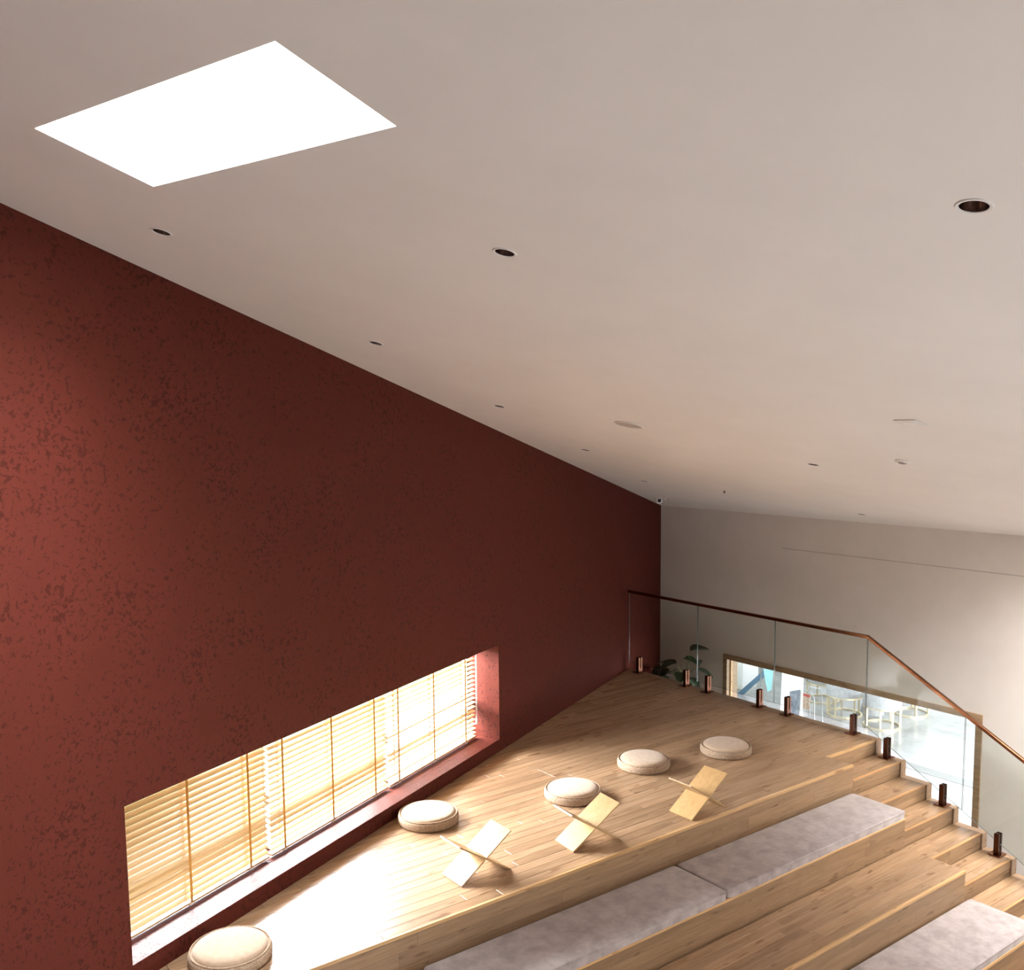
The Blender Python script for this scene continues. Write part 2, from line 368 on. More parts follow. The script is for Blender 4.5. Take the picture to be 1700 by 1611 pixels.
# ------------------------------------------------------------------ upper floor: boards clipped to the slanting wall
def clip(poly, n, c):
    out = []
    for i in range(len(poly)):
        p, q = poly[i], poly[(i+1) % len(poly)]; a = p[0]*n[0]+p[1]*n[1]-c; b = q[0]*n[0]+q[1]*n[1]-c
        if a >= 0: out.append(p)
        if a*b < 0: t = a/(a-b); out.append((p[0]+(q[0]-p[0])*t, p[1]+(q[1]-p[1])*t))
    return out
X0 = 0.045
BZ = -0.361
cW = nW.x*oW.x+nW.y*oW.y
PWD = T/3
floor = MB().prism(clip([(-9.5, 0.02), (X0-.004, 0.02), (X0-.004, T+.02), (WST, T+.02), (WST, 6), (-9.5, 6)], (nW.x, nW.y), cW-.01), -0.45, -0.014).build('floor', M['oak_riser']); struct(floor)
def boards(parent, x0, x1, y0, rows, z, m, clipw=False, name='plank', wd=PWD, gap=.0022, lo=1.0, hi=1.7, th=.013):
    for k in range(rows):
        ya, yb = y0+k*wd, y0+(k+1)*wd
        x = x1; ln = random.uniform(.3, 1.3)
        while x > x0+.01:
            xa = max(x0, x-ln)
            if xa-x0 < .12: xa = x0
            poly = [(xa+gap/2, ya+gap/2), (x-gap/2, ya+gap/2), (x-gap/2, yb-gap/2), (xa+gap/2, yb-gap/2)]
            if clipw: poly = clip(poly, (nW.x, nW.y), cW+.002)
            if len(poly) >= 3: MB().prism(poly, z-th, z-random.uniform(0, .0008), .0015).build(name, m, parent)
            x = xa; ln = random.uniform(lo, hi)
boards(floor, -8.0, X0, 0.024, 3, 0, M['oak'], True)
nrow = int((4.42-T-.024)/PWD)
boards(floor, -7.6, WST, T+.024, nrow, 0, M['oak'], True)
def nosing(parent, x0, x1, y, z, w=.024, h=.016):
    if parent.name != 'staircase' and z != BZ: h = .026
    MB().box((x0, y-.004, z-h), (x1, y+w-.001, z+.0015), .003).build('nosing', M['nosing_dark'] if parent.name == 'staircase' else M['nosing'], parent)
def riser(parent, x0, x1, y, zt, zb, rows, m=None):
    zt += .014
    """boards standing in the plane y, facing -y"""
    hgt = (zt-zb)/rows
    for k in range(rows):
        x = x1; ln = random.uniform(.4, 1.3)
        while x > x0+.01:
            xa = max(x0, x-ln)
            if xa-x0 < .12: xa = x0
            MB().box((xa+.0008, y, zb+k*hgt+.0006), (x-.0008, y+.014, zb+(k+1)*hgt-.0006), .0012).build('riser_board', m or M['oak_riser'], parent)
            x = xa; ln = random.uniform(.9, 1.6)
nosing(floor, -7.9, X0, 0.0, 0)
nosing(floor, X0-.02, WST, T, 0)

# ------------------------------------------------------------------ tiered seating
BZ = -0.361; Y1, Y2, Y3 = -0.617, -1.237, -1.86
Z2 = -0.661; Z3 = -1.02
seat = empty('tiered_seating', (-3.5, -1.2, ZL), 'wide oak tiers stepping down below the long platform edge, left of the stair', 'seating steps')
def tier_parent(o): return o
SX = -9.0
def spart(fn, *a, **k): pass
seat_off = Vector((-3.5, -1.2, ZL))
_before = set(bpy.data.objects)
riser(seat, SX, X0, 0.0, -0.03, BZ, 3)
MB().box((SX, 0.014, BZ-.6), (-.02, .02, -.04)).build('carcass', M['oak_riser'], seat)
boards(seat, SX, 0.0, Y1+.024, 6, BZ, M['oak'], wd=(-Y1-.024)/6)
nosing(seat, SX, 0.0, Y1, BZ, h=.016)
riser(seat, SX, 0.0, Y1, BZ-.03, Z2, 3)
boards(seat, SX, 0.0, Y2+.024, 6, Z2, M['oak'], wd=(Y1-Y2-.024)/6)
nosing(seat, SX, 0.0, Y2, Z2)
riser(seat, SX, 0.0, Y2, Z2-.03, Z3, 3)
boards(seat, SX, 0.06, Y3+.024, 6, Z3, M['oak'], wd=(Y2-Y3-.024)/6)
nosing(seat, SX, 0.06, Y3, Z3)
riser(seat, SX, 0.06, Y3, Z3-.03, -1.32, 3)
boards(seat, SX, 0.06, -2.5, 6, -1.32, M['oak'], wd=.106)
MB().box((SX, -2.5, -1.346), (.06, -2.48, -1.32)).build('nosing', M['nosing'], seat)
riser(seat, SX, 0.06, -2.49, -1.36, ZL, 5)
# carcass under the tiers
mb = MB()
mb.box((SX, Y1+.016, Z2-.9), (-.005, .0, BZ-.014)); mb.box((SX, Y2+.016, -1.9), (-.005, Y1, Z2-.014)); mb.box((SX, Y3+.016, -1.95), (.05, Y2, Z3-.014)); mb.box((SX, -2.474, ZL), (.05, Y3, -1.334))
mb.build('carcass', M['oak_riser'], seat)
for o in seat.children: o.location = -seat_off

# ------------------------------------------------------------------ stair
stair = empty('staircase', (0.46, -1.5, ZL), 'oak stair with orange nosings running down beside the glass railing', 'stairs')
for o_ in (seat, stair): o_['kind'] = 'structure'
st_off = Vector((0.46, -1.5, ZL))
NS = 11
for i in range(1, NS+1):
    z = -i*R; yf = T-i*T                       # front edge of tread i
    x0 = X0+.002 if i == 1 else 0.0
    riser(stair, X0+.002 if i == 2 else x0, WST, yf+T, z+R-.03, z, 2)
    boards(stair, x0, WST, yf+.024, 3, z, M['oak'], wd=(T-.024)/3)
    nosing(stair, x0, WST, yf, z)
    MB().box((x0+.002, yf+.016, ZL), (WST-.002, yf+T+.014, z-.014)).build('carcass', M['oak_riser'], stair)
# end panels of the tiers, seen beside the treads
for x, ya, yb, za, zb in ((X0-.002, 0, T, 0, -R), (0, Y1, 0, BZ, -3*R), (0, Y2, Y1, Z2, -5*R), (.06, Y3, Y2, Z3, -7*R)):
    MB().box((x-.004, ya+.002, zb-.16), (x+.002, yb, za-.002)).build('end_panel', M['nosing'], stair)
# stepped stringer along the outer side
mb = MB(); SW = 0.105
poly = [(4.30, -.004), (T-.012, -.004)]
for i in range(1, NS+1):
    poly += [(T-(i-1)*T+.012-.024, -i*R-.004), (T-i*T-.012, -i*R-.004)]
yb, zb = poly[-1]
poly += [(yb, -NS*R-.5), (4.30, -.5)]
v = [(WST+.001, y, z) for y, z in poly]+[(WST+SW, y, z) for y, z in poly]; n = len(poly)
tri = tessellate_polygon([[Vector((0, y, z)) for y, z in poly]])
mb.add(v, [t for t in tri]+[tuple(i+n for i in t) for t in tri]+[(i, (i+1) % n, n+(i+1) % n, n+i) for i in range(n)])
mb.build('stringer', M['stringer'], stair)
for o in stair.children: o.location = -st_off

# landing behind the railing
lb = MB().box((WST+SW+.01, 3.6, -.62), (XW, 4.95, -.495)).build('floor_landing', M['tile']); struct(lb)
bb = struct(MB().box((XW-.015, 3.62, -.495), (XW, 4.9, -.41)).build('baseboard_far', M['wall']))

# ------------------------------------------------------------------ glass railing
XG = 0.935
rail = empty('glass_railing', (XG, 2.2, 0), 'frameless glass railing with copper handrail and clamps along platform and stair', 'railing')
r_off = Vector((XG, 2.2, 0))
YK, ZR = 0.442, 1.15
sl = R/T
def rz(y): return ZR if y >= YK else ZR-(YK-y)*sl
def gb(y): return 0.10 if y > YK+.02 else 0.13-(YK-y)*0.545
def panel(ya, yb):
    pts = [(ya, gb(ya-1e-3 if ya > YK else ya)), (ya, rz(ya)-.01), (yb, rz(yb)-.01), (yb, gb(yb))]
    if ya > YK: pts[3] = (yb, .10); pts[0] = (ya, .10)
    v = [(XG-.006, y, z) for y, z in pts]+[(XG+.006, y, z) for y, z in pts]
    o = MB().add(v, [(0, 1, 2, 3), (7, 6, 5, 4), (0, 3, 7, 4), (1, 5, 6, 2), (0, 4, 5, 1), (3, 2, 6, 7)]).build('glass_panel', M['glass'], rail)
    o.data.materials.append(M['glass_edge'])
    for p in o.data.polygons:
        if abs(p.normal.x) < .5: p.material_index = 1
for ya, yb in ((4.268, 2.966), (2.956, 1.71), (1.70, YK+.005), (YK-.005, -.695), (-.705, -1.85), (-1.86, -2.9)): panel(ya, yb)
# handrail
def hr(y): return Vector((XG, y, rz(y)))
path = [hr(4.29), hr(YK), hr(-3.0)]
mb = MB(); hw, hh = .021, .019
ring = []
for p in path:
    ring.append([(p.x-hw, p.y, p.z-hh), (p.x+hw, p.y, p.z-hh), (p.x+hw, p.y, p.z+hh), (p.x-hw, p.y, p.z+hh)])
v = [q for r_ in ring for q in r_]
fs = [(0, 1, 2, 3), (11, 10, 9, 8)]
for k in range(2):
    for i in range(4): j = (i+1) % 4; fs.append((k*4+i, k*4+j, k*4+4+j, k*4+4+i))
ho = mb.add(v, fs).build('handrail', M['copper'], rail)
bv = ho.modifiers.new('round', 'BEVEL'); bv.width = .004; bv.segments = 2
# clamps
CL = [(4.06, 0), (3.157, 0), (2.77, 0), (1.921, 0), (1.498, 0), (0.592, 0), (0.165, -R), (-0.491, -3*R), (-1.081, -5*R), (-1.72, -7*R)]
for y, z in CL:
    c = MB().box((XG-.040, y-.024, z+.008), (XG-.008, y+.024, z+.225), .006).box((XG+.008, y-.024, z+.008), (XG+.034, y+.024, z+.225), .006).box((XG-.03, y-.022, z+.008), (XG+.025, y+.022, z+.06)).build('clamp', M['bronze'], rail)
    MB().box((XG-.085, y-.062, z), (XG+.06, y+.062, z+.012), .004).build('base_plate', M['copper'], c)
for o in rail.children: o.location = -r_off

# ------------------------------------------------------------------ left window and blinds
w1 = empty('window_1', RW((SL+SR)/2, WT-.03, ZS), 'long low window in the red wall', 'window'); w1['kind'] = 'structure'; del w1['category']
RWm = Matrix(((dW.x, -nW.x, 0, 0), (dW.y, -nW.y, 0, 0), (0, 0, 1, 0), (0, 0, 0, 1)))     # local x along the wall, y outward
w1.matrix_world = Matrix.Translation(RW(SL, 0, 0)) @ RWm
LEN = SR-SL
MB().box((0, WT-.06, ZS), (LEN, WT, ZS+.03)).box((0, WT-.06, ZT-.03), (LEN, WT, ZT)).box((0, WT-.06, ZS), (.03, WT, ZT)).box((LEN-.03, WT-.06, ZS), (LEN, WT, ZT)).box((.03, WT-.055, .50), (LEN-.03, WT-.005, .60)).build('window_frame', M['alu'], w1)
for k in (1, 2):
    x = LEN*k/3; MB().box((x-.025, WT-.06, ZS+.03), (x+.025, WT, ZT-.03)).build('mullion', M['alu'], w1)
for k in range(3):
    MB().box((LEN*k/3+.03, WT-.034, ZS+.03), (LEN*(k+1)/3-.03, WT-.028, ZT-.03)).build('pane', M['pane'], w1)
MB().box((.001, .001, ZS-.01), (LEN-.001, WT-.06, ZS+.003), .002).build('sill', M['red_gloss'], w1)
def slat_mesh(length, tiltdeg, name):
    mb = MB(); w = .05; n = 4; a = math.radians(tiltdeg); pts = []
    for i in range(n+1):
        t = -w/2+w*i/n; c = .0035*(1-(2*t/w)**2)
        # t < 0 is the room side; a > 0 drops the room side
        y = t*math.cos(a)-c*math.sin(a); z = t*math.sin(a)+c*math.cos(a); pts.append((y, z))
    th = .0016
    v = [(x, y, z) for x in (0, length) for y, z in pts]+[(x, y, z-th) for x in (0, length) for y, z in pts]
    m1 = n+1; fs = []
    for i in range(n):
        fs.append((i, i+1, m1+i+1, m1+i)); fs.append((2*m1+i+1, 2*m1+i, 3*m1+i, 3*m1+i+1))
    for e in (0, n): fs.append((e, m1+e, 3*m1+e, 2*m1+e))
    return mb.add(v, fs).mesh(name, M['slat'])
BD = 0.27
def blind(sa, sb, tiltdeg, tapes, label):
    root = empty('venetian_blind', (0, 0, 0), label, 'blind', 'wooden blinds in the long low window')
    root.matrix_world = Matrix.Translation(RW(sa, BD, ZS)) @ RWm
    ln = sb-sa; top = ZT-ZS
    MB().box((0, -.03, top-.04), (ln, .03, top-.002)).build('head_rail', M['nosing'], root)
    br = MB().box((0, -.028, .022), (ln, .028, .037), .003).build('bottom_rail', M['nosing'], root)
    me = slat_mesh(ln, tiltdeg, 'slat'); k = 0; z = .075
    while z < top-.05:
        o = bpy.data.objects.new('slat', me); COL.objects.link(o); o.parent = root; o.location = (0, 0, z); z += .0485
    for t in tapes:
        x = t-sa
        if not 0 < x < ln: continue
        MB().box((x-.011, -.0285, .036), (x+.011, -.0275, top-.03)).build('ladder_tape', M['tape'], root)
        MB().box((x-.011, .0275, .036), (x+.011, .0285, top-.03)).build('ladder_tape', M['tape'], root)
        MB().box((x-.022, -.033, .010), (x+.022, -.018, .026), .003).build('tape_clip', M['white'], br)
    return root
blind(SL+.01, 2.745, 28, (1.34, 1.94, 2.54), 'leftmost wooden blind, honey brown slats tilted nearly shut, at near end of window')
blind(2.775, 4.355, 22, (2.93, 3.55, 4.165), 'middle wooden blind with pale gold backlit slats and amber tapes')
b3 = blind(4.385, 6.02, 7, (4.545, 5.175, 5.80), 'rightmost wooden blind, blazing white, with pull cord at far end of window')
cx_ = 6.02-4.385
MB().tube([(cx_-.03, -.045, 1.0), (cx_-.03, -.045, .25)], .0025, 6).tube([(cx_-.01, -.045, 1.0), (cx_-.008, -.045, .25)], .0025, 6).build('pull_cord', M['white'], b3)
MB().lathe([(0, .17), (.014, .175), (.012, .23), (.005, .26), (0, .262)], 12).build('cord_tassel', M['white'], b3, (cx_-.018, -.045, 0))

# outside the left window: an unseen eave added to shade its near half, terrace and garden
struct(MB().box((0, 0, 0), (1, 1, 1)).xf(Matrix.Translation(RW(-4, WT+.01, 1.32)) @ RWm @ Matrix.Diagonal((6.7, 2.6, .12, 1))).build('trim_shading_eave', M['concrete']))
struct(MB().add([RW(-12, WT+.02, -.6), RW(20, WT+.02, -.6), RW(20, 2.9, -.6), RW(-12, 2.9, -.6)], [(0, 1, 2, 3)]).build('floor_terrace', M['concrete']))
struct(MB().add([RW(-12, 2.9, -.61), RW(20, 2.9, -.61), RW(20, 16, -.61), RW(-12, 16, -.61)], [(0, 1, 2, 3)]).build('floor_garden', M['lawn']))

# ------------------------------------------------------------------ floor cushions
def pouf(loc, label, rz=0.0, first=[None]):
    if first[0] is None:
        root = empty('floor_cushion', loc, label, 'floor cushion', 'round boucle floor cushions on the platform')
        RR, H = .274, .082
        prof = [(0, .0), (RR-.02, 0), (RR-.006, .006), (RR, .02), (RR, H-.022), (RR-.005, H-.008), (RR-.016, H-.002), (RR-.028, H-.001), (RR-.036, H-.010), (RR-.04, H-.03), (0, H-.03)]
        smooth_by_angle(MB().lathe(prof, 64).build('boucle_base', M['boucle'], root), 60)
        r2 = RR-.032
        prof = [(0, H-.03), (r2-.004, H-.03), (r2, H-.012), (r2+.001, H), (r2-.006, H+.012), (r2-.024, H+.021), (r2*.7, H+.027), (r2*.35, H+.029), (0, H+.0295)]
        smooth_by_angle(MB().lathe(prof, 64).build('seat_pad', M['pad'], root), 60)
        mb = MB(); n = 64; k = RR-.014
        mb.tube([(k*math.cos(2*PI*i/n), k*math.sin(2*PI*i/n), H+.001) for i in range(n)]+[(k, 0.0001, H+.001)], .006, 8, False)
        mb.build('piping', M['boucle'], root, smooth=True)
        first[0] = root
    else:
        root = copy_tree(first[0]); root.location = loc; root['label'] = label
    root.rotation_euler = (0, 0, rz)
    return root
pouf((-6.409, .446, 0), 'nearest round floor cushion, beige, close under the near end of the window')
pouf((-4.183, 1.532, 0), 'white-lit round floor cushion just below the middle of the window sill', 1.0)
pouf((-2.791, 1.161, 0), 'cream round floor cushion partly hidden behind the middle book stand', 2.0)
pouf((-1.687, 1.322, 0), 'tan round floor cushion left of the farthest one, nothing in front of it', 3.0)
pouf((-.691, 1.075, 0), 'farthest round floor cushion, tan, closest to the glass railing', 4.0)

# ------------------------------------------------------------------ book stands: two boards slotted into an X
def board_mesh(name, sgn, back):
    """board along local x (width) leaning by sgn; slot from one side to the middle"""
    Wd, L1, L2, th = .272, .281, .298, math.radians(56.8); t = .006
    a = sgn*th; mb = MB()
    def q(x, l, o): return (x, l*math.sin(a)+o*math.cos(a), L1*math.cos(th)+l*math.cos(a)-o*math.sin(a))
    sx = -Wd/2 if back else Wd/2
    out = [(-Wd/2, -L1), (Wd/2, -L1), (Wd/2, L2), (-Wd/2, L2)]; sl_ = .0085
    if back: out = [(-Wd/2, -L1), (Wd/2, -L1), (Wd/2, L2), (-Wd/2, L2), (-Wd/2, sl_), (0, sl_), (0, -sl_), (-Wd/2, -sl_)]
    else: out = [(-Wd/2, -L1), (Wd/2, -L1), (Wd/2, -sl_), (0, -sl_), (0, sl_), (Wd/2, sl_), (Wd/2, L2), (-Wd/2, L2)]
    n = len(out); v = [q(x, l, -t) for x, l in out]+[q(x, l, t) for x, l in out]
    tri = tessellate_polygon([[Vector((x, l, 0)) for x, l in out]])
    mb.add(v, list(tri)+[tuple(i+n for i in k) for k in tri]+[(i, (i+1) % n, n+(i+1) % n, n+i) for i in range(n)])
    return mb.mesh(name, M['birch'])
bA, bB = board_mesh('board', 1, False), board_mesh('board', -1, True)
def stand(x, y, ph, label):
    root = empty('book_stand', (x, y, .004), label, 'book stand', 'crossed plywood book stands on the platform', ph)
    for me in (bA, bB):
        o = bpy.data.objects.new('board', me); COL.objects.link(o); o.parent = root
    return root
stand(-4.404, .451, -1.556, 'nearest crossed plywood book stand, bleached white by window light')
stand(-3.326, .348, -1.67, 'middle crossed plywood book stand standing before the cream floor cushion')
stand(-2.089, .21, -1.55, 'farthest crossed plywood book stand, golden and unlit, near the platform edge')

# ------------------------------------------------------------------ bench cushions
def bench_cushion(xa, xb, ya, yb, z, h, label, group):
    root = empty('bench_cushion', ((xa+xb)/2, (ya+yb)/2, z), label, 'bench cushion', group)
    lx, ly = (xb-xa)/2, (yb-ya)/2
    bm = bmesh.new(); bmesh.ops.create_cube(bm, size=1)
    for v in bm.verts: v.co = Vector((v.co.x*2*lx, v.co.y*2*ly, (v.co.z+.5)*h))
    bmesh.ops.bevel(bm, geom=[e for e in bm.edges if abs(e.verts[0].co.z-e.verts[1].co.z) > .01], offset=.035, segments=4, affect='EDGES', profile=.5)
    tops = [e for e in bm.edges if all(v.co.z > h-.001 for v in e.verts)]
    bmesh.ops.bevel(bm, geom=tops, offset=.014, segments=3, affect='EDGES', profile=.5)
    me = bpy.data.meshes.new('upholstery'); bm.to_mesh(me); bm.free(); me.materials.append(M['velvet'])
    o = bpy.data.objects.new('upholstery', me); COL.objects.link(o); o.parent = root; smooth_by_angle(o, 50)
    pts = []
    rc = .03
    for (cx, cy, a0) in ((lx-rc, ly-rc, 0), (-lx+rc, ly-rc, 90), (-lx+rc, -ly+rc, 180), (lx-rc, -ly+rc, 270)):
        for k in range(4): a = math.radians(a0+30*k); pts.append((cx+(rc+.001)*math.cos(a), cy+(rc+.001)*math.sin(a), h-.010))
    pts.append(pts[0])
    MB().tube(pts, .0035, 6, False).build('piping', M['velvet'], root, smooth=True)
    return root
g1 = 'mauve grey cushions on the first tier below the platform'
bench_cushion(-2.608, .015, Y1+.003, -.018, BZ, .075, 'long mauve grey bench cushion on the first tier, at the stair end', g1)
bench_cushion(-5.195, -2.634, Y1+.003, -.018, BZ, .075, 'second bench cushion from the stair on the first tier, below the book stands', g1)
bench_cushion(-7.80, -5.223, Y1+.003, -.018, BZ, .075, 'third bench cushion from the stair, a sliver at the bottom picture edge', g1)
bench_cushion(-2.60, .075, Y3+.003, Y2-.018, Z3, .075, 'pale mauve bench cushion on the lower tier at the bottom right corner', 'cushion on the lower tier')

# ------------------------------------------------------------------ ceiling fittings
def fit_parent(x, y, name, label, cat, group=None):
    o = empty(name, onC(x, y), label, cat, group); o.rotation_euler = (0, tilt, 0); return o
dl_proto = None
def downlight(x, y, label):
    global dl_proto
    if dl_proto is None:
        o = fit_parent(x, y, 'downlight', label, 'downlight', 'recessed ceiling downlights'); dl_proto = o
        RO = .058
        smooth_by_angle(MB().lathe([(RH-.001, .0), (RH, -.003), (RO-.002, -.004), (RO, -.001), (RO, .002), (RH, .002)], 40).build('trim_ring', M['white'], o))
        smooth_by_angle(MB().lathe([(RH-.0005, 0), (.043, .03), (.033, .07), (.026, .09)], 40).build('reflector', M['reflector'], o))
        MB().lathe([(0, .085), (.03, .086), (.03, .1), (0, .1)], 24).build('lamp_face', M['dark'], o)
    else:
        o = copy_tree(dl_proto); o.location = onC(x, y); o['label'] = label
    return o
for (x, y), lb_ in zip(DL, (
    'recessed downlight nearest the skylight, in the row along the red wall',
    'recessed downlight alone in mid ceiling, right of the skylight',
    'largest and nearest recessed downlight, at the right picture edge',
    'second recessed downlight of the row along the red wall',
    'third recessed downlight of the row along the red wall',
    'fourth recessed downlight of the row along the red wall, before the corner',
    'recessed downlight in the far ceiling below left of the round detector',
    'recessed downlight closest to the top edge of the far white wall',
    'faint fifth recessed downlight of the red wall row, near the camera',
    'recessed downlight right beside the security camera in the corner')): downlight(x, y, lb_)
sp = fit_parent(-2.757, .439, 'ceiling_speaker', 'round white speaker grille flush in the ceiling above the platform', 'speaker')
smooth_by_angle(MB().lathe([(.112, .002), (.125, .002), (.128, -.005), (.122, -.011), (.112, -.006)], 48).build('speaker_rim', M['white_metal'], sp))
smooth_by_angle(MB().lathe([(.112, -.006), (.08, -.0085), (.04, -.010), (0, -.0105)], 48).build('grille', M['grille'], sp))
sq = fit_parent(-2.737, -2.145, 'ceiling_sensor', 'square white sensor plate on the far right of the ceiling', 'sensor')
MB().box((-.075, -.075, -.009), (.075, .075, 0), .003).build('plate', M['white_metal'], sq)
smooth_by_angle(MB().lathe([(.05, -.008), (.046, -.013), (0, -.015)], 32).build('lens', M['ceiling'], sq))
sm = fit_parent(-1.544, -1.391, 'smoke_detector', 'round white smoke detector below the square sensor plate', 'detector')
smooth_by_angle(MB().lathe([(0, 0), (.06, 0), (.061, -.005), (.055, -.012), (.036, -.017), (0, -.018)], 32).build('detector_body', M['white_metal'], sm))
smooth_by_angle(MB().lathe([(.03, -.017), (.028, -.021), (0, -.022)], 24).build('sensing_chamber', M['reflector'], sm))
spk = fit_parent(.458, 2.123, 'sprinkler_head', 'tiny dark sprinkler head in the far ceiling', 'sprinkler')
MB().lathe([(.0, 0), (.018, 0), (.018, -.004), (.006, -.006), (.006, -.02), (.014, -.022), (.014, -.025), (0, -.025)], 12).build('head', M['bronze'], spk)
cc = empty('security_camera', onC(1.50, 4.24), 'white security camera with black lens hanging in the far ceiling corner', 'camera')
MB().lathe([(0, .03), (.045, .03), (.045, -.0), (.03, -.015), (0, -.015)], 24).build('mount', M['white'], cc)
d = (CAM-onC(1.50, 4.24)); d.z += 0.2; d.normalize(); q = d.to_track_quat('Z', 'Y')
body = MB().lathe([(0, -.07), (.034, -.07), (.044, -.06), (.046, .05), (.042, .055), (.027, .055)], 32)
body.xf(Matrix.Translation((0, 0, -.03)) @ q.to_matrix().to_4x4()); smooth_by_angle(body.build('body', M['white'], cc))
lens = MB().lathe([(.0275, .0555), (.024, .054), (.015, .051), (0, .05)], 32); lens.xf(Matrix.Translation((0, 0, -.03)) @ q.to_matrix().to_4x4()); lens.build('lens', M['dark'], cc)

# ------------------------------------------------------------------ plant behind the railing
pl = empty('potted_plant', (1.7, 3.92, -.495), 'dark broad-leaved plant behind the glass railing in the far corner', 'plant')
smooth_by_angle(MB().lathe([(0, 0), (.11, 0), (.14, .2), (.145, .22), (.13, .22), (.125, .19), (0, .19)], 32).build('pot', M['pot'], pl))
MB().lathe([(0, .192), (.124, .192)], 24).build('soil', M['soil'], pl)
def leaf_mesh(length, width, cup=.15):
    mb = MB(); nu, nv = 8, 4; v = []
    for i in range(nu+1):
        t = i/nu; w = width*math.sin(PI*min(1, t**.75))**.8*(1-.12*t)
        for j in range(-nv, nv+1):
            s_ = j/nv; v.append((t*length, s_*w/2, -cup*length*t*t+abs(s_)*w*.22))
    k = 2*nv+1; fs = [(i*k+j, i*k+j+1, (i+1)*k+j+1, (i+1)*k+j) for i in range(nu) for j in range(2*nv)]
    return mb.add(v, fs)
tips = [((1.7, 3.80, .24), .30, .20, (.55, -.3, .1), 'leaf'), ((1.62, 3.86, .13), .26, .17, (.6, -.9, -.25), 'leaf'), ((1.66, 4.02, .02), .34, .13, (-.2, 1, -.02), 'leaf'), ((1.6, 3.98, .04), .26, .15, (-.7, .2, -.1), 'leaf'),
        ((1.6, 4.1, -.06), .30, .20, (-.5, .25, -.75), 'leaf'), ((1.75, 3.74, -.02), .30, .12, (.3, -.9, -.2), 'leaf_pale'), ((1.6, 3.72, -.12), .27, .12, (-.2, -.9, -.35), 'leaf_pale'), ((1.5, 4.0, -.16), .26, .14, (-.8, .4, -.3), 'leaf_pale'),
        ((1.75, 4.15, -.15), .28, .16, (.2, 1, -.3), 'leaf'), ((1.85, 3.9, .05), .26, .15, (.9, .2, -.2), 'leaf'), ((1.55, 3.8, -.05), .24, .15, (-.8, -.5, -.3), 'leaf'),
        ((1.5, 4.12, -.02), .30, .22, (-.55, .3, -.8), 'leaf'), ((1.62, 4.2, -.1), .28, .2, (-.3, .7, -.6), 'leaf'), ((1.6, 3.7, -.2), .25, .15, (-.5, -.7, -.2), 'leaf_pale')]
for (tp, ln, wd, dr, mt) in tips:
    tp = Vector(tp)-Vector((1.7, 3.92, -.495)); b = Vector((random.uniform(-.03, .03), random.uniform(-.03, .03), .19))
    pts = [b.lerp(tp, k/6)+Vector((0, 0, .06*math.sin(PI*k/6))) for k in range(7)]
    MB().tube(pts, [.007-.0006*k for k in range(7)], 6).build('stem', M['stem'], pl, smooth=True)
    x = Vector(dr).normalized(); y = Vector((0, 0, 1)).cross(x).normalized(); z = x.cross(y)
    lm = leaf_mesh(ln*1.05, wd*1.4); lm.xf(Matrix(((x.x, y.x, z.x, tp.x), (x.y, y.y, z.y, tp.y), (x.z, y.z, z.z, tp.z), (0, 0, 0, 1))))
    lm.build('leaf', M[mt], pl, smooth=True)

# ------------------------------------------------------------------ the room beyond the low opening
struct(MB().box((XW+.2, -2.5, ZL-.2), (9.4, 11, ZL)).build('floor_annex', M['tile']))
struct(MB().box((9.2, -2.5, ZL), (9.4, 11, 1.8)).build('wall_annex_end', M['white_wall']))
struct(MB().box((XW+.2, 10.8, ZL), (9.4, 11, 1.8)).build('wall_annex_side', M['white_wall']))
struct(MB().box((XW+.2, -2.5, ZL), (9.4, -2.3, 1.8)).build('wall_annex_front', M['white_wall']))
struct(MB().box((XW+.2, -2.5, 1.3), (9.4, 11, 1.5)).build('ceiling_annex', M['white_wall']))
tr = struct(MB().box((5.35, -2, ZL), (5.62, 2.9, ZL+.004)).build('trim_annex', M['tile_dark']))
cab = empty('white_cabinet', (7.1, 7.75, ZL), 'white cabinet seen at the left end of the low opening', 'cabinet')
MB().box((-.25, -.7, .08), (.25, .8, 1.6)).build('cabinet_body', M['white_wall'], cab)
MB().box((-.23, -.68, 0), (.23, .78, .08)).build('plinth', M['white'], cab)
for k in range(4): MB().box((-.272, -.69+k*.37, .10), (-.252, -.69+k*.37+.362, 1.58), .002).build('cabinet_door', M['white_wall'], cab)

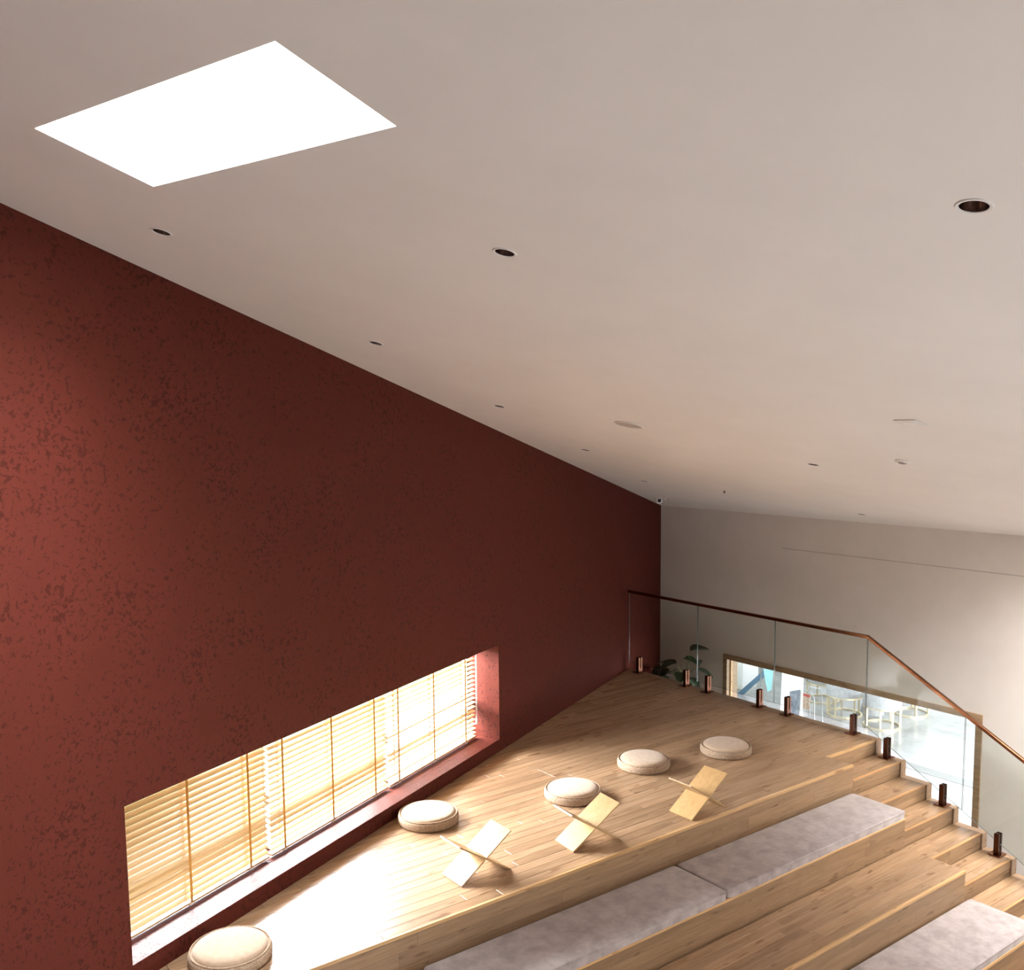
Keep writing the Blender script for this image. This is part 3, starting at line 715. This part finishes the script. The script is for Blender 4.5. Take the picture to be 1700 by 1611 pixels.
def ring_pts(r, z, n=40, a0=0, a1=360):
    return [(r*math.cos(math.radians(a0+(a1-a0)*i/n)), r*math.sin(math.radians(a0+(a1-a0)*i/n)), z) for i in range(n+1)]
def flat_ring(r, z, w, h, n=40):
    mb = MB(); mb.lathe([(r-w, z), (r, z), (r, z+h), (r-w, z+h), (r-w, z)], n); return mb
ch0 = None
def ring_chair(x, y, rz_, label):
    global ch0
    if ch0 is None:
        ch0 = o = empty('tub_chair', (x, y, ZL), label, 'chair', 'ring-based tub chairs in the lower room', rz_)
        flat_ring(.33, 0, .035, .03).build('base_ring', M['brass'], o)
        flat_ring(.33, .36, .03, .03).build('seat_ring', M['brass'], o)
        for a in (20, 70, 110, 160, 225, 315):
            c, s_ = .314*math.cos(math.radians(a)), .314*math.sin(math.radians(a))
            MB().box((c-.016, s_-.016, .03), (c+.016, s_+.016, .36)).build('post', M['brass'], o)
        smooth_by_angle(MB().lathe([(0, .37), (.28, .37), (.30, .39), (.30, .45), (.27, .48), (0, .485)], 40).build('seat_cushion', M['grey_fabric'], o))
        mb = MB(); n = 24; v = []
        for i in range(n+1):
            a = math.radians(-20+220*i/n)
            for r_, z in ((.335, .39), (.335, .74), (.32, .76), (.29, .76), (.275, .74), (.275, .39)): v.append((r_*math.cos(a), r_*math.sin(a), z))
        fs = [(i*6+j, (i+1)*6+j, (i+1)*6+(j+1) % 6, i*6+(j+1) % 6) for i in range(n) for j in range(6)]+[(0, 1, 2, 3, 4, 5), tuple(n*6+j for j in (5, 4, 3, 2, 1, 0))]
        smooth_by_angle(mb.add(v, fs).build('backrest', M['grey_fabric'], o))
        return o
    o = copy_tree(ch0); o.location = (x, y, ZL); o.rotation_euler = (0, 0, rz_); o['label'] = label; return o
ring_chair(7.53, 5.6, -1.0, 'tub chair at the back left of the lower room, ring base under window lip')
ring_chair(7.06, 4.78, .4, 'tub chair in the middle of the low opening, behind a railing clamp')
ring_chair(6.98, 3.95, 2.4, 'nearest tub chair with grey seat, right of the glass panel joint')
ring_chair(8.1, 4.05, 1.2, 'tub chair farthest right, half hidden behind the nearest one')
tb = empty('pedestal_table', (7.55, 4.5, ZL), 'low grey pedestal table among the ring-based chairs', 'table')
smooth_by_angle(MB().lathe([(0, 0), (.22, 0), (.2, .1), (.12, .45), (.1, .5), (0, .5)], 32).build('pedestal', M['grey_fabric'], tb))
smooth_by_angle(MB().lathe([(0, .5), (.33, .5), (.335, .515), (.33, .53), (0, .53)], 40).build('table_top', M['white'], tb))
# stair rail, banner, poster stand and rack seen through the opening
sr_ = empty('stair_rail', (6.6, 6.6, ZL), 'blue sloping stair rail with glass in the lower room', 'railing')
A, B = Vector((0, .42, -.12)), Vector((0, -1.2, 1.42))
def bar(a, b, w): 
    d = (b-a).normalized(); n_ = Vector((0, -d.z, d.y))
    v = []
    for p in (a, b):
        for (s1_, s2_) in ((-1, -1), (1, -1), (1, 1), (-1, 1)): v.append(p+Vector((s1_*w*.5, 0, 0))+n_*s2_*w)
    return MB().add(v, [(0, 1, 2, 3), (7, 6, 5, 4), (0, 4, 5, 1), (1, 5, 6, 2), (2, 6, 7, 3), (3, 7, 4, 0)])
bar(A, B, .045).build('handrail', M['blue'], sr_)
MB().add([(.0, .40, 0), (.0, -1.2, 0), (.0, -1.2, 1.3), (.0, .36, -.02+.02), (.012, .40, 0), (.012, -1.2, 0), (.012, -1.2, 1.3), (.012, .36, 0)], [(0, 1, 2, 3), (7, 6, 5, 4), (0, 4, 5, 1), (1, 5, 6, 2), (2, 6, 7, 3), (3, 7, 4, 0)]).build('glass_panel', M['pane'], sr_)
bn = empty('hanging_banner', (6.3, 5.95, ZL), 'aqua cloth banner hanging beside the blue stair rail', 'banner')
MB().add([(0, .18, 1.0), (0, -.12, 1.05), (.03, -.03, .35), (0, .03, .3), (-.02, .1, .6), (.012, .18, 1.0), (.012, -.12, 1.05), (.042, -.03, .35), (.012, .03, .3), (-.008, .1, .6)],
         [(0, 1, 2, 3, 4), (9, 8, 7, 6, 5), (0, 5, 6, 1), (1, 6, 7, 2), (2, 7, 8, 3), (3, 8, 9, 4), (4, 9, 5, 0)]).build('cloth', M['aqua'], bn)
MB().tube([(0, .2, 1.05), (0, .2, 0)], .012, 8).tube([(0, .2, 1.05), (0, -.15, 1.08)], .01, 8).build('banner_pole', M['steel'], bn)
pb = empty('poster_stand', (5.5, 4.78, ZL), 'white poster stand with slate blue print near the railing clamps', 'poster stand')
MB().add([(0, .30, .02), (0, -.17, .02), (.12, -.10, 1.1), (.12, .35, 1.1), (.02, .30, .02), (.02, -.17, .02), (.14, -.10, 1.1), (.14, .35, 1.1)], [(0, 1, 2, 3), (7, 6, 5, 4), (0, 4, 5, 1), (1, 5, 6, 2), (2, 6, 7, 3), (3, 7, 4, 0)]).build('poster_board', M['poster'], pb)
MB().add([(.03, .09, .30), (.03, -.10, .30), (.077, -.085, .76), (.077, .14, .68), (.055, .12, .52)], [(0, 1, 2, 3, 4)]).xf(Matrix.Translation((-.012, 0, 0))).build('print', M['slate'], pb)
MB().box((.0, -.14, 0), (.35, -.11, .03)).box((.0, .24, 0), (.35, .27, .03)).build('foot', M['steel'], pb)
rk = empty('magazine_rack', (5.98, 4.80, ZL), 'low wire magazine rack with a red cover beside the poster stand', 'rack')
MB().tube([(0, .2, 0), (0, .2, .74), (0, .12, .8), (0, -.05, .78), (0, -.14, .66), (0, -.16, 0)], .013, 8).tube([(.25, .2, 0), (.25, .2, .8), (.25, -.1, .8), (.25, -.16, 0)], .013, 8).build('wire_frame', M['steel'], rk)
MB().box((-.012, -.02, .35), (0, .2, .7)).build('magazine', M['mag'], rk)
MB().box((-.016, -.025, .66), (.002, .205, .71)).build('red_header', M['red_print'], rk)
rk.scale = (1, .8, .8)
